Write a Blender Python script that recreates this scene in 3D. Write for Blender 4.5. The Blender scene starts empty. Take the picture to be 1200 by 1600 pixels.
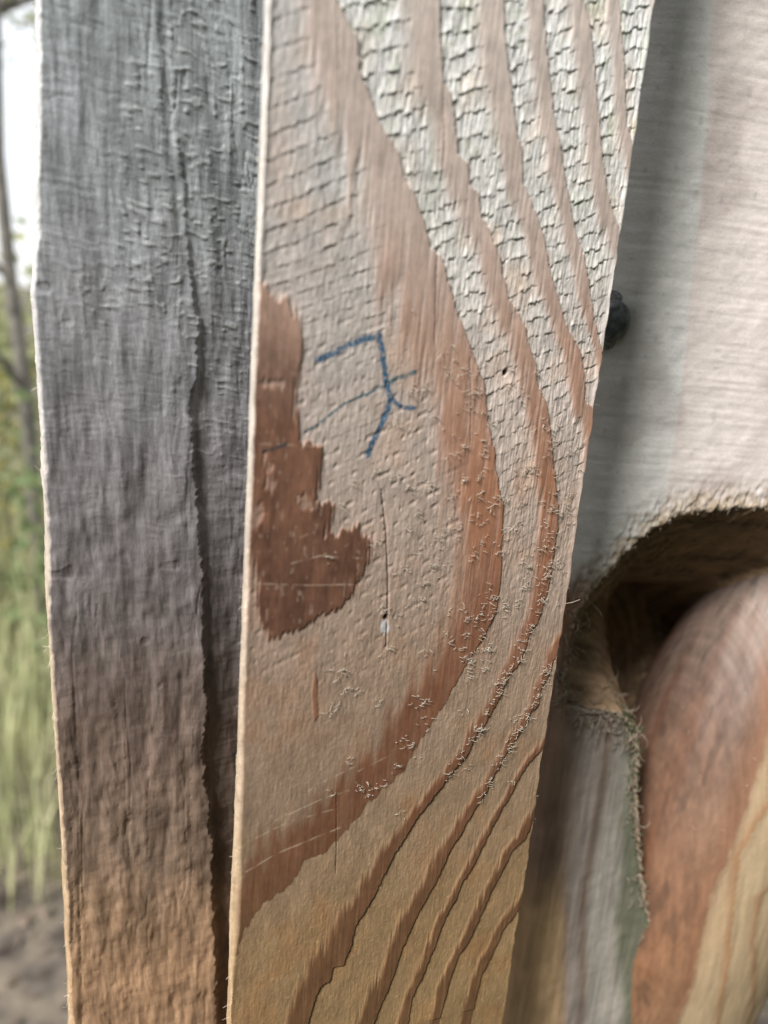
import bpy, math, random
import numpy as np
from mathutils import Matrix, Vector
# ------------------------------------------------------------------ camera, sky, sun, exposure
scene = bpy.context.scene
COL = scene.collection
cam_data = bpy.data.cameras.new('camera')
cam = bpy.data.objects.new('camera', cam_data); COL.objects.link(cam)
cam.matrix_world = Matrix(((0.88949665, 0.04235441, -0.45497452, -0.049987),
                           (-0.44985902, 0.25580089, -0.85568263, -0.158788),
                           (0.08014095, 0.96580123, 0.24658755, 1.250),
                           (0, 0, 0, 1)))
cam_data.sensor_fit = 'VERTICAL'; cam_data.sensor_height = 32.0; cam_data.lens = 24.0
cam_data.clip_start = 0.005; cam_data.clip_end = 3000
cam_data.dof.use_dof = True; cam_data.dof.focus_distance = 0.222; cam_data.dof.aperture_fstop = 6.8
scene.camera = cam
world = bpy.data.worlds.new('World'); scene.world = world; world.use_nodes = True
SUN_EL, SUN_AZ = math.radians(45), math.radians(243)      # azimuth clockwise from +Y
nt = world.node_tree; nt.nodes.clear()
sky = nt.nodes.new('ShaderNodeTexSky'); sky.sky_type = 'NISHITA'; sky.sun_disc = False
sky.sun_elevation = SUN_EL; sky.sun_rotation = SUN_AZ; sky.air_density = 1.0; sky.dust_density = 1.5; sky.ozone_density = 1.0
bg = nt.nodes.new('ShaderNodeBackground'); bg.inputs['Strength'].default_value = 0.11
wo = nt.nodes.new('ShaderNodeOutputWorld')
# bright even overcast: the clear sky seen through a white cloud layer
cloud = nt.nodes.new('ShaderNodeMix'); cloud.data_type = 'RGBA'; cloud.inputs[0].default_value = 0.8
cloud.inputs[7].default_value = (8.2, 8.3, 8.5, 1)
nt.links.new(sky.outputs[0], cloud.inputs[6]); nt.links.new(cloud.outputs[2], bg.inputs[0]); nt.links.new(bg.outputs[0], wo.inputs[0])
sd = bpy.data.lights.new('sun', 'SUN'); sd.energy = 5.0; sd.angle = math.radians(17); sd.color = (1.0, .965, .915)
sun = bpy.data.objects.new('sun', sd); COL.objects.link(sun)
sv = Vector((math.sin(SUN_AZ)*math.cos(SUN_EL), math.cos(SUN_AZ)*math.cos(SUN_EL), math.sin(SUN_EL)))
sun.rotation_euler = sv.to_track_quat('Z', 'Y').to_euler(); sun.location = (-2, -2, 4)
vs = scene.view_settings
vs.view_transform = 'Standard'; vs.look = 'None'; vs.gamma = 1.0; vs.use_curve_mapping = False; vs.exposure = 0.7

# ------------------------------------------------------------------ measured outlines, millimetres
# growth rings, stains and marks as (across the board, height above 1.2 m)
RINGS=[[[10.5,116.8],[14.7,109.1],[19.7,103.5],[20.5,97.8],[23.4,93.6],[24.9,90.3],[27.7,87.1],[31.1,83.8],[32.6,79.6],[35.9,75.5],[38.9,70.5],[40.6,66.0],[43.8,64.2],[46.0,60.2],[48.0,55.4],[50.7,50.5],[53.6,46.2],[55.8,41.8],[57.7,38.8],[59.4,35.8],[61.8,26.8],[65.4,17.6],[67.2,9.2],[69.9,4.4],[70.3,-2.6],[71.7,-14.7],[71.6,-26.4],[68.4,-33.5],[64.0,-39.8],[58.9,-49.4],[52.5,-59.3],[47.0,-69.9],[40.9,-73.6],[32.1,-82.7],[25.6,-88.9],[19.6,-89.8],[15.7,-96.5],[12.6,-97.9],[8.8,-99.7],[5.9,-103.6],[1.9,-111.2],[0.2,-122.8],[-0.4,-135.1],[-1.1,-152.1]],[[34.7,123.0],[37.5,114.4],[38.6,106.6],[40.5,99.7],[42.4,97.5],[44.1,92.8],[45.8,86.1],[48.5,84.8],[49.5,80.4],[52.0,79.0],[53.3,74.6],[55.6,71.9],[57.6,69.0],[59.9,65.9],[61.3,61.7],[64.1,56.4],[67.1,53.2],[69.9,50.0],[71.4,45.7],[74.4,41.9],[75.7,36.3],[79.7,31.2],[81.8,24.8],[84.1,17.4],[85.9,10.9],[87.8,5.0],[89.3,-2.4],[89.2,-11.1],[89.0,-18.1],[88.1,-24.9],[87.0,-30.4],[84.3,-33.6],[83.3,-38.4],[82.2,-42.8],[79.4,-45.6],[78.5,-48.2],[76.5,-53.1],[75.1,-55.7],[73.0,-59.4],[70.7,-62.2],[68.4,-67.4],[66.9,-70.0],[63.8,-72.6],[61.6,-75.4],[58.6,-79.3],[53.7,-85.3],[50.3,-90.6],[46.6,-96.5],[44.4,-101.6],[41.9,-107.6],[39.2,-111.7],[36.2,-116.5],[35.7,-122.4],[33.6,-128.7],[30.2,-128.5],[29.5,-132.6],[26.1,-134.2],[25.1,-139.8],[23.5,-145.4],[19.6,-162.0]],[[50.0,126.9],[53.3,118.1],[54.0,114.2],[56.4,106.2],[58.5,100.1],[60.4,93.8],[62.8,89.8],[64.1,82.5],[66.4,79.6],[69.3,75.7],[72.8,69.8],[74.6,64.9],[77.4,60.1],[80.1,55.7],[83.2,50.7],[86.3,47.7],[88.8,44.6],[90.8,38.5],[92.7,32.1],[97.3,30.2],[100.5,19.6],[103.7,-2.6],[102.6,-21.8],[99.1,-35.4],[95.4,-41.9],[93.9,-47.0],[91.4,-51.9],[91.0,-57.7],[88.5,-59.7],[86.8,-64.0],[84.9,-66.6],[81.8,-71.1],[79.7,-75.3],[76.2,-82.8],[72.4,-88.4],[69.2,-94.7],[65.4,-100.6],[63.8,-105.2],[61.7,-110.1],[59.4,-115.0],[56.6,-119.7],[54.6,-125.1],[52.5,-130.1],[51.1,-138.3],[48.9,-144.5],[45.6,-154.9],[41.7,-172.6]],[[60.6,129.6],[63.9,120.5],[65.4,114.5],[67.2,109.3],[69.1,103.4],[71.0,97.4],[73.1,93.2],[74.8,88.9],[77.5,82.5],[79.4,78.0],[82.2,73.2],[85.2,68.6],[88.5,61.1],[91.7,53.4],[96.9,43.8],[111.2,19.6],[117.4,-9.2],[114.7,-39.5],[101.7,-64.1],[95.3,-72.6],[91.5,-75.7],[88.0,-80.8],[85.3,-86.7],[82.0,-91.9],[79.7,-96.8],[77.0,-102.4],[74.9,-107.9],[72.0,-112.2],[69.9,-118.8],[67.0,-123.7],[65.1,-130.7],[63.0,-137.4],[60.9,-143.3],[58.3,-151.2],[57.4,-160.0],[54.3,-178.6]],[[70.9,132.2],[75.0,123.1],[78.4,117.3],[80.5,111.1],[82.4,104.6],[84.7,98.0],[87.0,91.2],[89.9,84.2],[93.0,79.4],[105.4,62.6],[125.0,19.5],[131.7,-20.4],[122.0,-62.2],[103.3,-87.7],[95.4,-97.6],[93.4,-103.5],[89.0,-106.9],[86.7,-112.5],[83.9,-118.2],[81.8,-123.9],[79.5,-130.3],[76.7,-136.5],[73.7,-141.0],[71.6,-146.7],[70.3,-155.6],[69.1,-165.1],[65.2,-183.9]],[[81.3,134.8],[85.2,125.4],[87.9,117.1],[90.5,108.5],[92.8,100.8],[102.5,86.0],[130.8,38.2],[145.9,-21.6],[136.0,-76.2],[115.0,-109.4],[101.9,-125.0],[95.2,-131.4],[90.7,-135.3],[89.0,-140.4],[86.1,-146.8],[83.7,-152.7],[82.3,-161.0],[81.8,-170.6],[78.0,-190.0]],[[96.8,138.8],[114.4,103.0],[149.5,38.8],[167.2,-23.4],[154.4,-92.1],[121.9,-146.9],[103.6,-169.2],[98.5,-188.7],[95.3,-203.9]]]
BLOB=[[-2.4,55.7],[2.4,54.2],[6.5,51.8],[9.0,49.9],[11.2,43.4],[11.0,39.3],[10.5,30.0],[12.0,21.5],[17.2,20.0],[17.0,15.6],[16.4,7.6],[20.8,6.4],[19.3,-1.3],[23.5,-0.5],[27.8,1.4],[31.1,-3.2],[30.8,-8.0],[28.7,-13.8],[27.6,-17.7],[22.7,-20.2],[19.9,-21.2],[17.3,-22.5],[12.5,-24.3],[6.7,-26.0],[5.4,-21.2],[3.5,-16.2],[2.6,-9.0],[0.2,1.3],[-1.4,20.1]]
LIGHT=[[[0.6,5.0],[2.0,6.8],[3.5,7.4],[4.2,3.8],[2.2,2.4],[0.4,1.9]],[[0.4,-9.2],[2.2,-8.3],[2.9,-15.7],[0.6,-18.5]],[[4.2,18.3],[5.4,16.9],[5.7,10.2],[4.3,11.1]],[[11.5,9.4],[14.6,9.6],[15.4,5.8],[12.9,6.7]],[[2.6,34.2],[6.9,34.6],[6.9,33.5],[2.9,33.5]]]
SLIVER=[[19.0,-35.7],[19.8,-38.4],[20.6,-48.2],[19.7,-49.5],[18.6,-40.8]]
INK=[[8.5,0,[[14.8,39.4],[18.4,41.0],[22.2,43.0],[26.0,44.6],[29.4,45.4]]],[9,0,[[29.5,46.1],[30.6,42.8],[31.5,39.2],[32.3,35.6],[33.8,31.7],[33.3,28.2],[31.9,24.8],[30.4,21.5],[29.0,18.1]]],[6.5,1,[[39.5,37.9],[37.4,36.8],[34.9,36.2],[32.0,34.6]]],[3.6,1,[[32.0,34.6],[28.3,32.6],[25.4,31.5],[22.3,30.1],[20.1,28.5],[17.6,26.4],[13.1,23.5]]],[6.5,0,[[33.7,32.4],[35.4,30.5],[37.6,29.5],[40.4,29.4]]],[5,2,[[3.5,19.2],[6.1,20.0],[8.6,20.9]]]]
CRACKS=[[2.2,0.8,[[33.4,9.8],[35.6,-0.7],[37.2,-12.4],[38.0,-23.0],[38.4,-31.8]]],[1.8,0.5,[[42.6,66.2],[43.2,57.2],[44.3,44.2]]],[1.6,0.4,[[40.2,99.2],[41.9,88.1],[42.5,75.0]]],[1.4,0.35,[[14.7,109.1],[15.8,99.2],[16.2,89.9]]],[1.5,0.45,[[27.4,-71.8],[28.5,-87.7],[28.9,-96.9]]],[1.6,0.4,[[54.5,41.8],[56.1,32.6],[57.3,21.4]]],[1.4,0.4,[[12.4,80.9],[15.3,70.2]]]]
SCRATCH=[[1.6,[[-0.3,21.1],[7.6,20.8],[17.2,20.3]]],[1.5,[[2.4,-11.2],[15.6,-12.8],[29.0,-13.8]]],[2.0,[[15.6,-70.8],[22.4,-67.8],[33.1,-64.5]]],[2.0,[[10.7,-75.8],[22.7,-72.6],[30.8,-71.7]]],[2.5,[[3.6,-88.7],[11.1,-85.8],[21.6,-83.8],[30.7,-82.4]]],[2.0,[[5.8,-79.5],[14.2,-77.1],[26.6,-76.4]]],[2.2,[[46.9,37.6],[52.1,39.4],[57.0,41.6]]],[2,[[33.2,-66.5],[42.5,-63.6]]],[1.8,[[13.3,-0.9],[18.0,1.1]]],[2,[[11.3,-7.0],[18.4,-5.7],[28.5,-7.0]]]]
HOLES=[[[37.5,-23.5],7],[[65.5,38.8],8]]
CHIP=[[36.3,-24.6],[38.1,-24.4],[39.1,-27.2],[37.5,-28.2],[36.1,-26.6]]
WANE=[[-8.9,123.9],[-7.9,108.5],[-7.1,92.3],[-4.9,75.4],[-2.2,56.1],[0.1,41.9],[-1.5,22.0],[-1.0,11.7],[0.3,-4.4],[1.3,-17.3],[3.1,-30.8],[3.0,-44.6],[4.8,-65.3],[3.8,-82.2],[6.9,-109.9],[8.6,-139.0],[9.9,-164.8],[10.9,-186.4],[12.9,-215.1]]
LEDGE=[[-166.7,-34.7],[-131.2,-35.3],[-88.0,-36.1],[-48.6,-37.3],[-21.6,-37.7],[11.8,-37.8],[33.5,-38.7],[49.7,-38.9],[71.0,-37.3],[110.0,-36.0]]
RIM=[[257.7,-13.9],[228.5,-7.1],[201.8,-5.5],[184.3,-6.6],[174.6,-7.8],[165.3,-10.2],[158.8,-14.4],[154.7,-18.8],[146.7,-28.5],[140.4,-38.5],[136.6,-47.6],[135.3,-59.1],[135.9,-74.4],[139.1,-85.6],[148.8,-88.3],[160.6,-90.3],[168.4,-98.2],[173.3,-126.7],[184.0,-172.7],[206.1,-231.3],[226.5,-273.9],[335.6,-291.8]]
PINK=[[147.8,159.2],[148.6,149.3],[154.0,114.8],[156.2,86.7],[157.8,67.0],[160.3,35.8],[161.7,9.3],[161.6,-3.3]]
LOWB=[[[142.5,-86.6],[144.7,-111.0],[147.0,-139.5],[149.3,-169.4],[158.7,-235.0]],[[156.4,-88.3],[158.5,-125.8],[157.4,-170.2],[166.5,-236.1]],[[163.5,-92.5],[168.2,-140.9],[173.9,-187.5],[185.2,-238.8]]]
BOLT=[133.3,41.1,1254.6]
LOG=[261.0,42.0,1042.0,52.0,46.0,124.0]
LOGR=[[[228.5,-73.6],[220.8,-95.4],[214.9,-120.4],[209.1,-147.3],[204.5,-168.0],[203.2,-192.7],[202.9,-223.5]],[[223.0,-121.5],[216.7,-135.1],[212.1,-149.2],[212.4,-166.0],[214.0,-190.7],[216.5,-219.8],[221.3,-238.7]],[[228.0,-159.9],[222.0,-165.5],[223.6,-187.8],[236.7,-227.8],[238.7,-242.5]]]

rng = np.random.default_rng(7); random.seed(7)
Z0 = 1200.0
# ------------------------------------------------------------------ numeric helpers
def sstep(a, b, x):
    t = np.clip((x-a)/(b-a), 0, 1); return t*t*(3-2*t)
def _h(i, j, s):
    n = (i.astype(np.int64)*374761393 + j.astype(np.int64)*668265263 + s*982451653) & 0xffffffff
    n = ((n ^ (n >> 13))*1274126177) & 0xffffffff
    return ((n ^ (n >> 16)) & 0xffff)/65535.0
def noise(x, y, s=0):
    i = np.floor(x); j = np.floor(y); fx = x-i; fy = y-j
    fx = fx*fx*(3-2*fx); fy = fy*fy*(3-2*fy)
    a, b, c, d = _h(i, j, s), _h(i+1, j, s), _h(i, j+1, s), _h(i+1, j+1, s)
    return (a*(1-fx)+b*fx)*(1-fy) + (c*(1-fx)+d*fx)*fy - .5        # -.5 .. .5
def fbm(x, y, s=0, o=3):
    r = 0; a = 1.
    for k in range(o): r = r+a*noise(x*2**k, y*2**k, s+k*17); a *= .5
    return r
def dist(u, z, line):
    """distance to an open polyline"""
    best = np.full(u.shape, 1e9)
    for (ax, ay), (bx, by) in zip(line[:-1], line[1:]):
        dx, dy = bx-ax, by-ay; L = dx*dx+dy*dy+1e-9
        t = np.clip(((u-ax)*dx+(z-ay)*dy)/L, 0, 1)
        best = np.minimum(best, (u-ax-t*dx)**2+(z-ay-t*dy)**2)
    return np.sqrt(best)
def inside(u, z, poly):
    r = np.zeros(u.shape, bool)
    for (ax, ay), (bx, by) in zip(poly, poly[1:]+poly[:1]):
        if ay == by: continue
        c = ((ay > z) != (by > z)) & (u < (bx-ax)*(z-ay)/(by-ay)+ax)
        r ^= c
    return r
def sdf(u, z, poly):
    d = dist(u, z, poly+poly[:1]); return np.where(inside(u, z, poly), -d, d)
def stops(z, table):
    t = sorted(table); zz = [a[0] for a in t]
    return np.stack([np.interp(z, zz, [a[1][k] for a in t]) for k in range(3)], -1)
def mix(a, b, t):
    return a+(np.asarray(b)-a)*t[..., None]
# ------------------------------------------------------------------ scene helpers
def tag(o, label=None, cat=None, group=None, kind=None):
    if label: o['label'] = label
    if cat: o['category'] = cat
    if group: o['group'] = group
    if kind: o['kind'] = kind
    return o
def mesh_obj(name, verts, faces, mat, parent=None, col=None, smooth=True):
    """verts in millimetres or an (n,3) array; quads or tris"""
    v = np.asarray(verts, dtype=np.float32)/1000.0
    me = bpy.data.meshes.new(name)
    if isinstance(faces, np.ndarray):
        n, k = faces.shape
        me.vertices.add(len(v)); me.vertices.foreach_set('co', v.ravel())
        me.loops.add(n*k); me.loops.foreach_set('vertex_index', faces.astype(np.int32).ravel())
        me.polygons.add(n); me.polygons.foreach_set('loop_start', np.arange(0, n*k, k, dtype=np.int32))
        me.update(calc_edges=True)
    else:
        me.from_pydata([tuple(p) for p in v.tolist()], [], faces)
    if col is not None:
        at = me.color_attributes.new('Col', 'FLOAT_COLOR', 'POINT')
        c = np.ones((len(v), 4), np.float32); c[:, :3] = np.clip(col, 0.002, .9)
        at.data.foreach_set('color', c.ravel())
    me.polygons.foreach_set('use_smooth', np.full(len(me.polygons), smooth))
    me.materials.append(mat); me.validate()
    o = bpy.data.objects.new(name, me); COL.objects.link(o)
    if parent: o.parent = parent; o.matrix_parent_inverse = parent.matrix_world.inverted()
    return o
def grid_faces(nr, nc, wrap=False):
    r = np.arange(nr-1)[:, None]; c = np.arange(nc if wrap else nc-1)[None, :]
    c2 = (c+1) % nc
    return np.stack([r*nc+c, r*nc+c2, (r+1)*nc+c2, (r+1)*nc+c], -1).reshape(-1, 4)
def tubes(lines, sides=3):
    """lines: list of (points (n,3), radii (n)) -> verts, faces"""
    V, Fq, base = [], [], 0
    for pts, rad in lines:
        pts = np.asarray(pts, float); n = len(pts)
        tan = np.gradient(pts, axis=0); tan /= np.linalg.norm(tan, axis=1)[:, None]+1e-9
        ref = np.array([.31, .52, .79]); a = np.cross(tan, ref); a /= np.linalg.norm(a, axis=1)[:, None]+1e-9
        b = np.cross(tan, a)
        for k in range(n):
            for s in range(sides):
                th = 2*math.pi*s/sides
                V.append(pts[k]+rad[k]*(math.cos(th)*a[k]+math.sin(th)*b[k]))
        for k in range(n-1):
            for s in range(sides):
                s2 = (s+1) % sides
                Fq.append((base+k*sides+s, base+k*sides+s2, base+(k+1)*sides+s2, base+(k+1)*sides+s))
        base += n*sides
    return np.array(V), np.array(Fq)
# ------------------------------------------------------------------ materials
def nodes_of(name):
    m = bpy.data.materials.new(name); m.use_nodes = True; t = m.node_tree
    return m, t, t.nodes['Principled BSDF']
def wood_mat(name, rough=.75, spec=.25, grain=(3.2e3, 3.2e3, 240), amount=.22, bump=.25, bump_d=.00012):
    """per-point wood colour, multiplied by fine fibre grain, with fibre bump"""
    m, t, p = nodes_of(name); N = t.nodes.new; L = t.links.new
    at = N('ShaderNodeAttribute'); at.attribute_name = 'Col'
    tc = N('ShaderNodeTexCoord'); mp = N('ShaderNodeMapping'); mp.inputs['Scale'].default_value = grain
    L(tc.outputs['Object'], mp.inputs[0])
    n1 = N('ShaderNodeTexNoise'); n1.inputs['Scale'].default_value = 1; n1.inputs['Detail'].default_value = 4; n1.inputs['Roughness'].default_value = .6
    L(mp.outputs[0], n1.inputs[0])
    mr = N('ShaderNodeMapRange'); mr.inputs['From Min'].default_value = .25; mr.inputs['From Max'].default_value = .75
    mr.inputs['To Min'].default_value = 1-amount; mr.inputs['To Max'].default_value = 1+amount
    L(n1.outputs[0], mr.inputs[0])
    n2 = N('ShaderNodeTexNoise'); n2.inputs['Scale'].default_value = 2600; n2.inputs['Detail'].default_value = 3
    L(tc.outputs['Object'], n2.inputs[0])
    mr2 = N('ShaderNodeMapRange'); mr2.inputs['To Min'].default_value = .86; mr2.inputs['To Max'].default_value = 1.14
    L(n2.outputs[0], mr2.inputs[0])
    mm = N('ShaderNodeMath'); mm.operation = 'MULTIPLY'; L(mr.outputs[0], mm.inputs[0]); L(mr2.outputs[0], mm.inputs[1])
    vm = N('ShaderNodeVectorMath'); vm.operation = 'SCALE'; L(at.outputs['Color'], vm.inputs[0]); L(mm.outputs[0], vm.inputs['Scale'])
    L(vm.outputs[0], p.inputs['Base Color'])
    ad = N('ShaderNodeMath'); L(n1.outputs[0], ad.inputs[0]); L(n2.outputs[0], ad.inputs[1])
    bp = N('ShaderNodeBump'); bp.inputs['Strength'].default_value = bump; bp.inputs['Distance'].default_value = bump_d
    L(ad.outputs[0], bp.inputs['Height']); L(bp.outputs[0], p.inputs['Normal'])
    p.inputs['Roughness'].default_value = rough; p.inputs['Specular IOR Level'].default_value = spec
    return m
def noise_mat(name, c1, c2, scale, rough=.8, c3=None, bump=0., transl=0.):
    m, t, p = nodes_of(name); N = t.nodes.new; L = t.links.new
    tc = N('ShaderNodeTexCoord'); n = N('ShaderNodeTexNoise'); n.inputs['Scale'].default_value = scale; n.inputs['Detail'].default_value = 5
    L(tc.outputs['Object'], n.inputs[0]); r = N('ShaderNodeValToRGB'); L(n.outputs[0], r.inputs[0])
    e = r.color_ramp.elements; e[0].position = .35; e[0].color = (*c1, 1); e[1].position = .65; e[1].color = (*c2, 1)
    if c3: x = e.new(.5); x.color = (*c3, 1)
    L(r.outputs[0], p.inputs['Base Color']); p.inputs['Roughness'].default_value = rough
    if bump:
        b = N('ShaderNodeBump'); b.inputs['Strength'].default_value = .6; b.inputs['Distance'].default_value = bump
        L(n.outputs[0], b.inputs['Height']); L(b.outputs[0], p.inputs['Normal'])
    if transl:
        td = N('ShaderNodeBsdfTranslucent'); L(r.outputs[0], td.inputs[0]); ms = N('ShaderNodeMixShader'); ms.inputs[0].default_value = transl
        L(p.outputs[0], ms.inputs[1]); L(td.outputs[0], ms.inputs[2]); L(ms.outputs[0], t.nodes['Material Output'].inputs[0])
    return m
M_BOARD = wood_mat('pale_sawn_softwood', .58, .3, amount=.16, bump=.14)
M_DARK = wood_mat('weathered_grey_wood', .5, .4, grain=(2200, 2200, 420), amount=.2, bump=.4, bump_d=.0002)
M_POST = wood_mat('machined_round_wood', .8, .2, grain=(900, 900, 1900), amount=.10, bump=.3)
M_LOG = wood_mat('log_wood', .55, .35, grain=(900, 900, 200), amount=.08)
M_FIBRE = noise_mat('torn_wood_fibre', (.54, .47, .38), (.72, .67, .58), 900, .6, transl=.25)
M_FIBRE_DULL = noise_mat('dull_torn_fibre', (.16, .12, .085), (.36, .30, .23), 700, .75, transl=.15)
M_MOSS = noise_mat('damp_moss', (.04, .07, .025), (.12, .15, .07), 500, .9)
M_IRON = noise_mat('blackened_steel', (.04, .044, .055), (.15, .155, .17), 420, .38, bump=.0002)
M_RUST = noise_mat('chipped_zinc', (.10, .10, .11), (.30, .30, .31), 1100, .5, bump=.0002)
# ------------------------------------------------------------------ board with a relief face
def build_board(name, left, right, yf, thick, zlo, zhi, ztop, zbot, du, dz, relief, colour, side_col, mat, rad, sep=None, shear=0.):
    """closed section swept upward: back corner, left side, arris, face, arris, right side. relief(u,z) mm outward."""
    nz = int((zhi-zlo)/dz)+1
    zz = np.concatenate([[zbot, (zbot+zlo)/2], np.linspace(zlo, zhi, nz), [(zhi+ztop)/2, ztop]])
    L = left(zz); Rr = right(zz); rd = rad(zz)
    nf = int((Rr.mean()-L.mean())/du)+1
    ns, na = 14, 5
    cols = []     # each: (x, y, is_face)
    ys = np.linspace(1, 0, ns)
    n = 2*ns+2*na+nf
    X = np.zeros((len(zz), n)); Y = np.zeros_like(X)
    for i, s in enumerate(ys):                       # left side from back to arris
        X[:, i] = L+shear*s*thick; Y[:, i] = yf+rd*.9+s*(thick-rd*.9)
    for i in range(na):
        a = (i+.5)/na*math.pi/2
        X[:, ns+i] = L+rd*.55*(1-math.cos(a)); Y[:, ns+i] = yf+rd*.9*(1-math.sin(a))
    t = np.linspace(0, 1, nf)[None, :]
    a0, a1 = (L+rd*.55)[:, None], (Rr-.35)[:, None]
    X[:, ns+na:ns+na+nf] = a0+(a1-a0)*t; Y[:, ns+na:ns+na+nf] = yf
    for i in range(na):
        a = (1-(i+.5)/na)*math.pi/2
        X[:, ns+na+nf+i] = Rr-.35*(1-math.cos(a)); Y[:, ns+na+nf+i] = yf+.35*(1-math.sin(a))
    for i, s in enumerate(ys[::-1]):
        X[:, ns+2*na+nf+i] = Rr; Y[:, ns+2*na+nf+i] = yf+.35+s*(thick-.35)
    Zg = np.repeat((zz-0.)[:, None], n, 1)
    sl = slice(ns+na, ns+na+nf)
    u, z = X[:, sl], Zg[:, sl]-Z0
    hgt, aux = relief(u, z)
    Y[:, sl] -= hgt
    e0, e1 = hgt[:, 0], hgt[:, -1]
    for i in range(na):
        Y[:, ns+i] -= e0*(i+.5)/na; Y[:, ns+na+nf+i] -= e1*(1-(i+.5)/na)
    # rough sawn sides
    for k in list(range(1, ns+na))+list(range(ns+na+nf, n-1)):
        X[:, k] += .30*fbm(Zg[:, k]*.23, Y[:, k]*.3, 5)+.10*noise(Zg[:, k]*2.7, Y[:, k]*1.3, 6)
    C = np.zeros((len(zz), n, 3))
    C[:, sl] = colour(u, z, aux)
    sc = side_col(Zg-Z0, Y)
    for k in list(range(0, ns+na))+list(range(ns+na+nf, n)): C[:, k] = sc[:, k]
    for i in range(na):
        w = (i+.5)/na
        C[:, ns+i] = C[:, ns+i]*(1-w*.8)+C[:, ns+na]*w*.8
        C[:, ns+na+nf+i] = C[:, ns+na+nf-1]
    V = np.stack([X, Y, Zg], -1).reshape(-1, 3); C = C.reshape(-1, 3)
    Fq = grid_faces(len(zz), n, True)
    parts = {}
    if sep is not None:
        m = np.zeros((len(zz), n)); m[:, sl] = sep(u, z, aux)
        fm = m.reshape(-1)[Fq].mean(1) > .5
        parts['ink'] = Fq[fm]; Fq = Fq[~fm]
    o = mesh_obj(name, V, Fq, mat, col=C)
    return o, V, C, parts
def sub_mesh(name, V, C, Fq, mat, parent):
    idx, inv = np.unique(Fq.ravel(), return_inverse=True)
    return mesh_obj(name, V[idx], inv.reshape(-1, 4), mat, parent, col=C[idx])

# ================================================================== SETTING: ground
def hillground(x, y): return .05*np.sin(x*.7)*np.cos(y*.5)+.02*np.sin(x*3.1+y*2.3)
gx = np.concatenate([[-1500, -300, -60], np.linspace(-12, 12, 90), [60, 300, 1500]])
gy = np.concatenate([[-1500, -300, -60], np.linspace(-12, 14, 95), [60, 300, 1500]])
GX, GY = np.meshgrid(gx, gy); near = np.exp(-(GX**2+GY**2)/150)
GZ = hillground(GX, GY)*near-.03
M_GROUND = noise_mat('leaf_litter_soil', (.035, .026, .02), (.14, .115, .085), 14, .95, (.085, .07, .055), bump=.03)
g = mesh_obj('ground', np.stack([GX, GY, GZ], -1).reshape(-1, 3)*1000, grid_faces(len(gy), len(gx)), M_GROUND)
tag(g, kind='structure')

# ================================================================== CENTRAL BOARD
LEFT_X = lambda z: .25*noise(z*.06, z*0+.5, 1)+.12*noise(z*.5, z*0, 2)+.9
RIGHT_X = lambda z: 95.9+.9*noise(z*.035, z*0+.5, 3)+.5*noise(z*.35, z*0, 4)
ARRIS = lambda z: np.interp(z-Z0, [-160, -128, -118, -105, -80, -30, 60, 130], [.4, .5, 1.4, 3.6, 2.4, 1.2, .7, .6])
def fields(u, z):
    """growth ring phase, latewood weight, weathering"""
    jag = .9*noise(u*2.2, z*.22, 11)+.6*noise(u*5, z*.6, 12)+.5*noise(u*.5, z*.12, 13)
    ds, out = [], []
    for ln in RINGS:
        d = dist(u, z, ln)
        poly = ln+[(400, ln[-1][1]-60), (400, ln[0][1]+60)]
        ds.append(np.where(inside(u, z, poly), d, -d)+jag*.55+(1.3*noise(u*.55, z*.14, 14)+.9*noise(u*1.3, z*.3, 15))*sstep(-20, -60, z)*(1. if ln is RINGS[0] else .35))
    late = np.zeros_like(u); phase = np.zeros_like(u); ring = np.zeros_like(u)
    d1 = -ds[0]                                       # inner side of the first sharp boundary
    soft = 6.0*fbm(u*.45, z*.05, 21)+2*noise(u*2.5, z*.3, 22)
    w_in = np.interp(z, [-140, -90, -40, 0, 40, 70, 115], [17, 16, 14, 17, 19, 15, 9])
    late = np.where(d1 > 0, 1-sstep(w_in*.55, w_in*1.15, d1+soft), late)
    lo = np.interp(z, [-160, -100, -60, -20, 20, 115], [.62, .68, .74, .58, .55, .42])
    hi = lo+np.interp(z, [-160, -40, 115], [.14, .16, .30])
    for k in range(len(RINGS)-1):
        m = (ds[k] >= 0) & (ds[k+1] < 0)
        s = ds[k]/(ds[k]-ds[k+1]+1e-6)
        wob = .09*noise(u*.9, z*.10, 31+k)+.07*noise(u*3, z*.25, 41)
        late = np.where(m, sstep(lo, hi, s+wob), late); phase = np.where(m, s, phase); ring = np.where(m, k+1, ring)
    k_ = np.interp(z, [-100, 0, 40, 100], [.35, .85, .8, .3]); late = late*np.clip(.96+k_*(.6*noise(u*1.3, z*.06, 46)+.4*noise(u*4, z*.2, 47)), .4, 1)
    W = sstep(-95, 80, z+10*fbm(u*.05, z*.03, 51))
    return ds, late, phase, ring, W
def ink_field(u, z):
    best = np.zeros_like(u); kind = np.zeros_like(u)
    for w, k, ln in INK:
        r = w*.165*.54
        d = dist(u, z, ln)+.12*noise(u*3, z*3, 61)+.15*noise(u*1.2, z*1.2, 62)
        v = 1-sstep(r*.6, r*1.25, d)
        kind = np.where(v > best, k, kind); best = np.maximum(best, v)
    return best, kind
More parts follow.
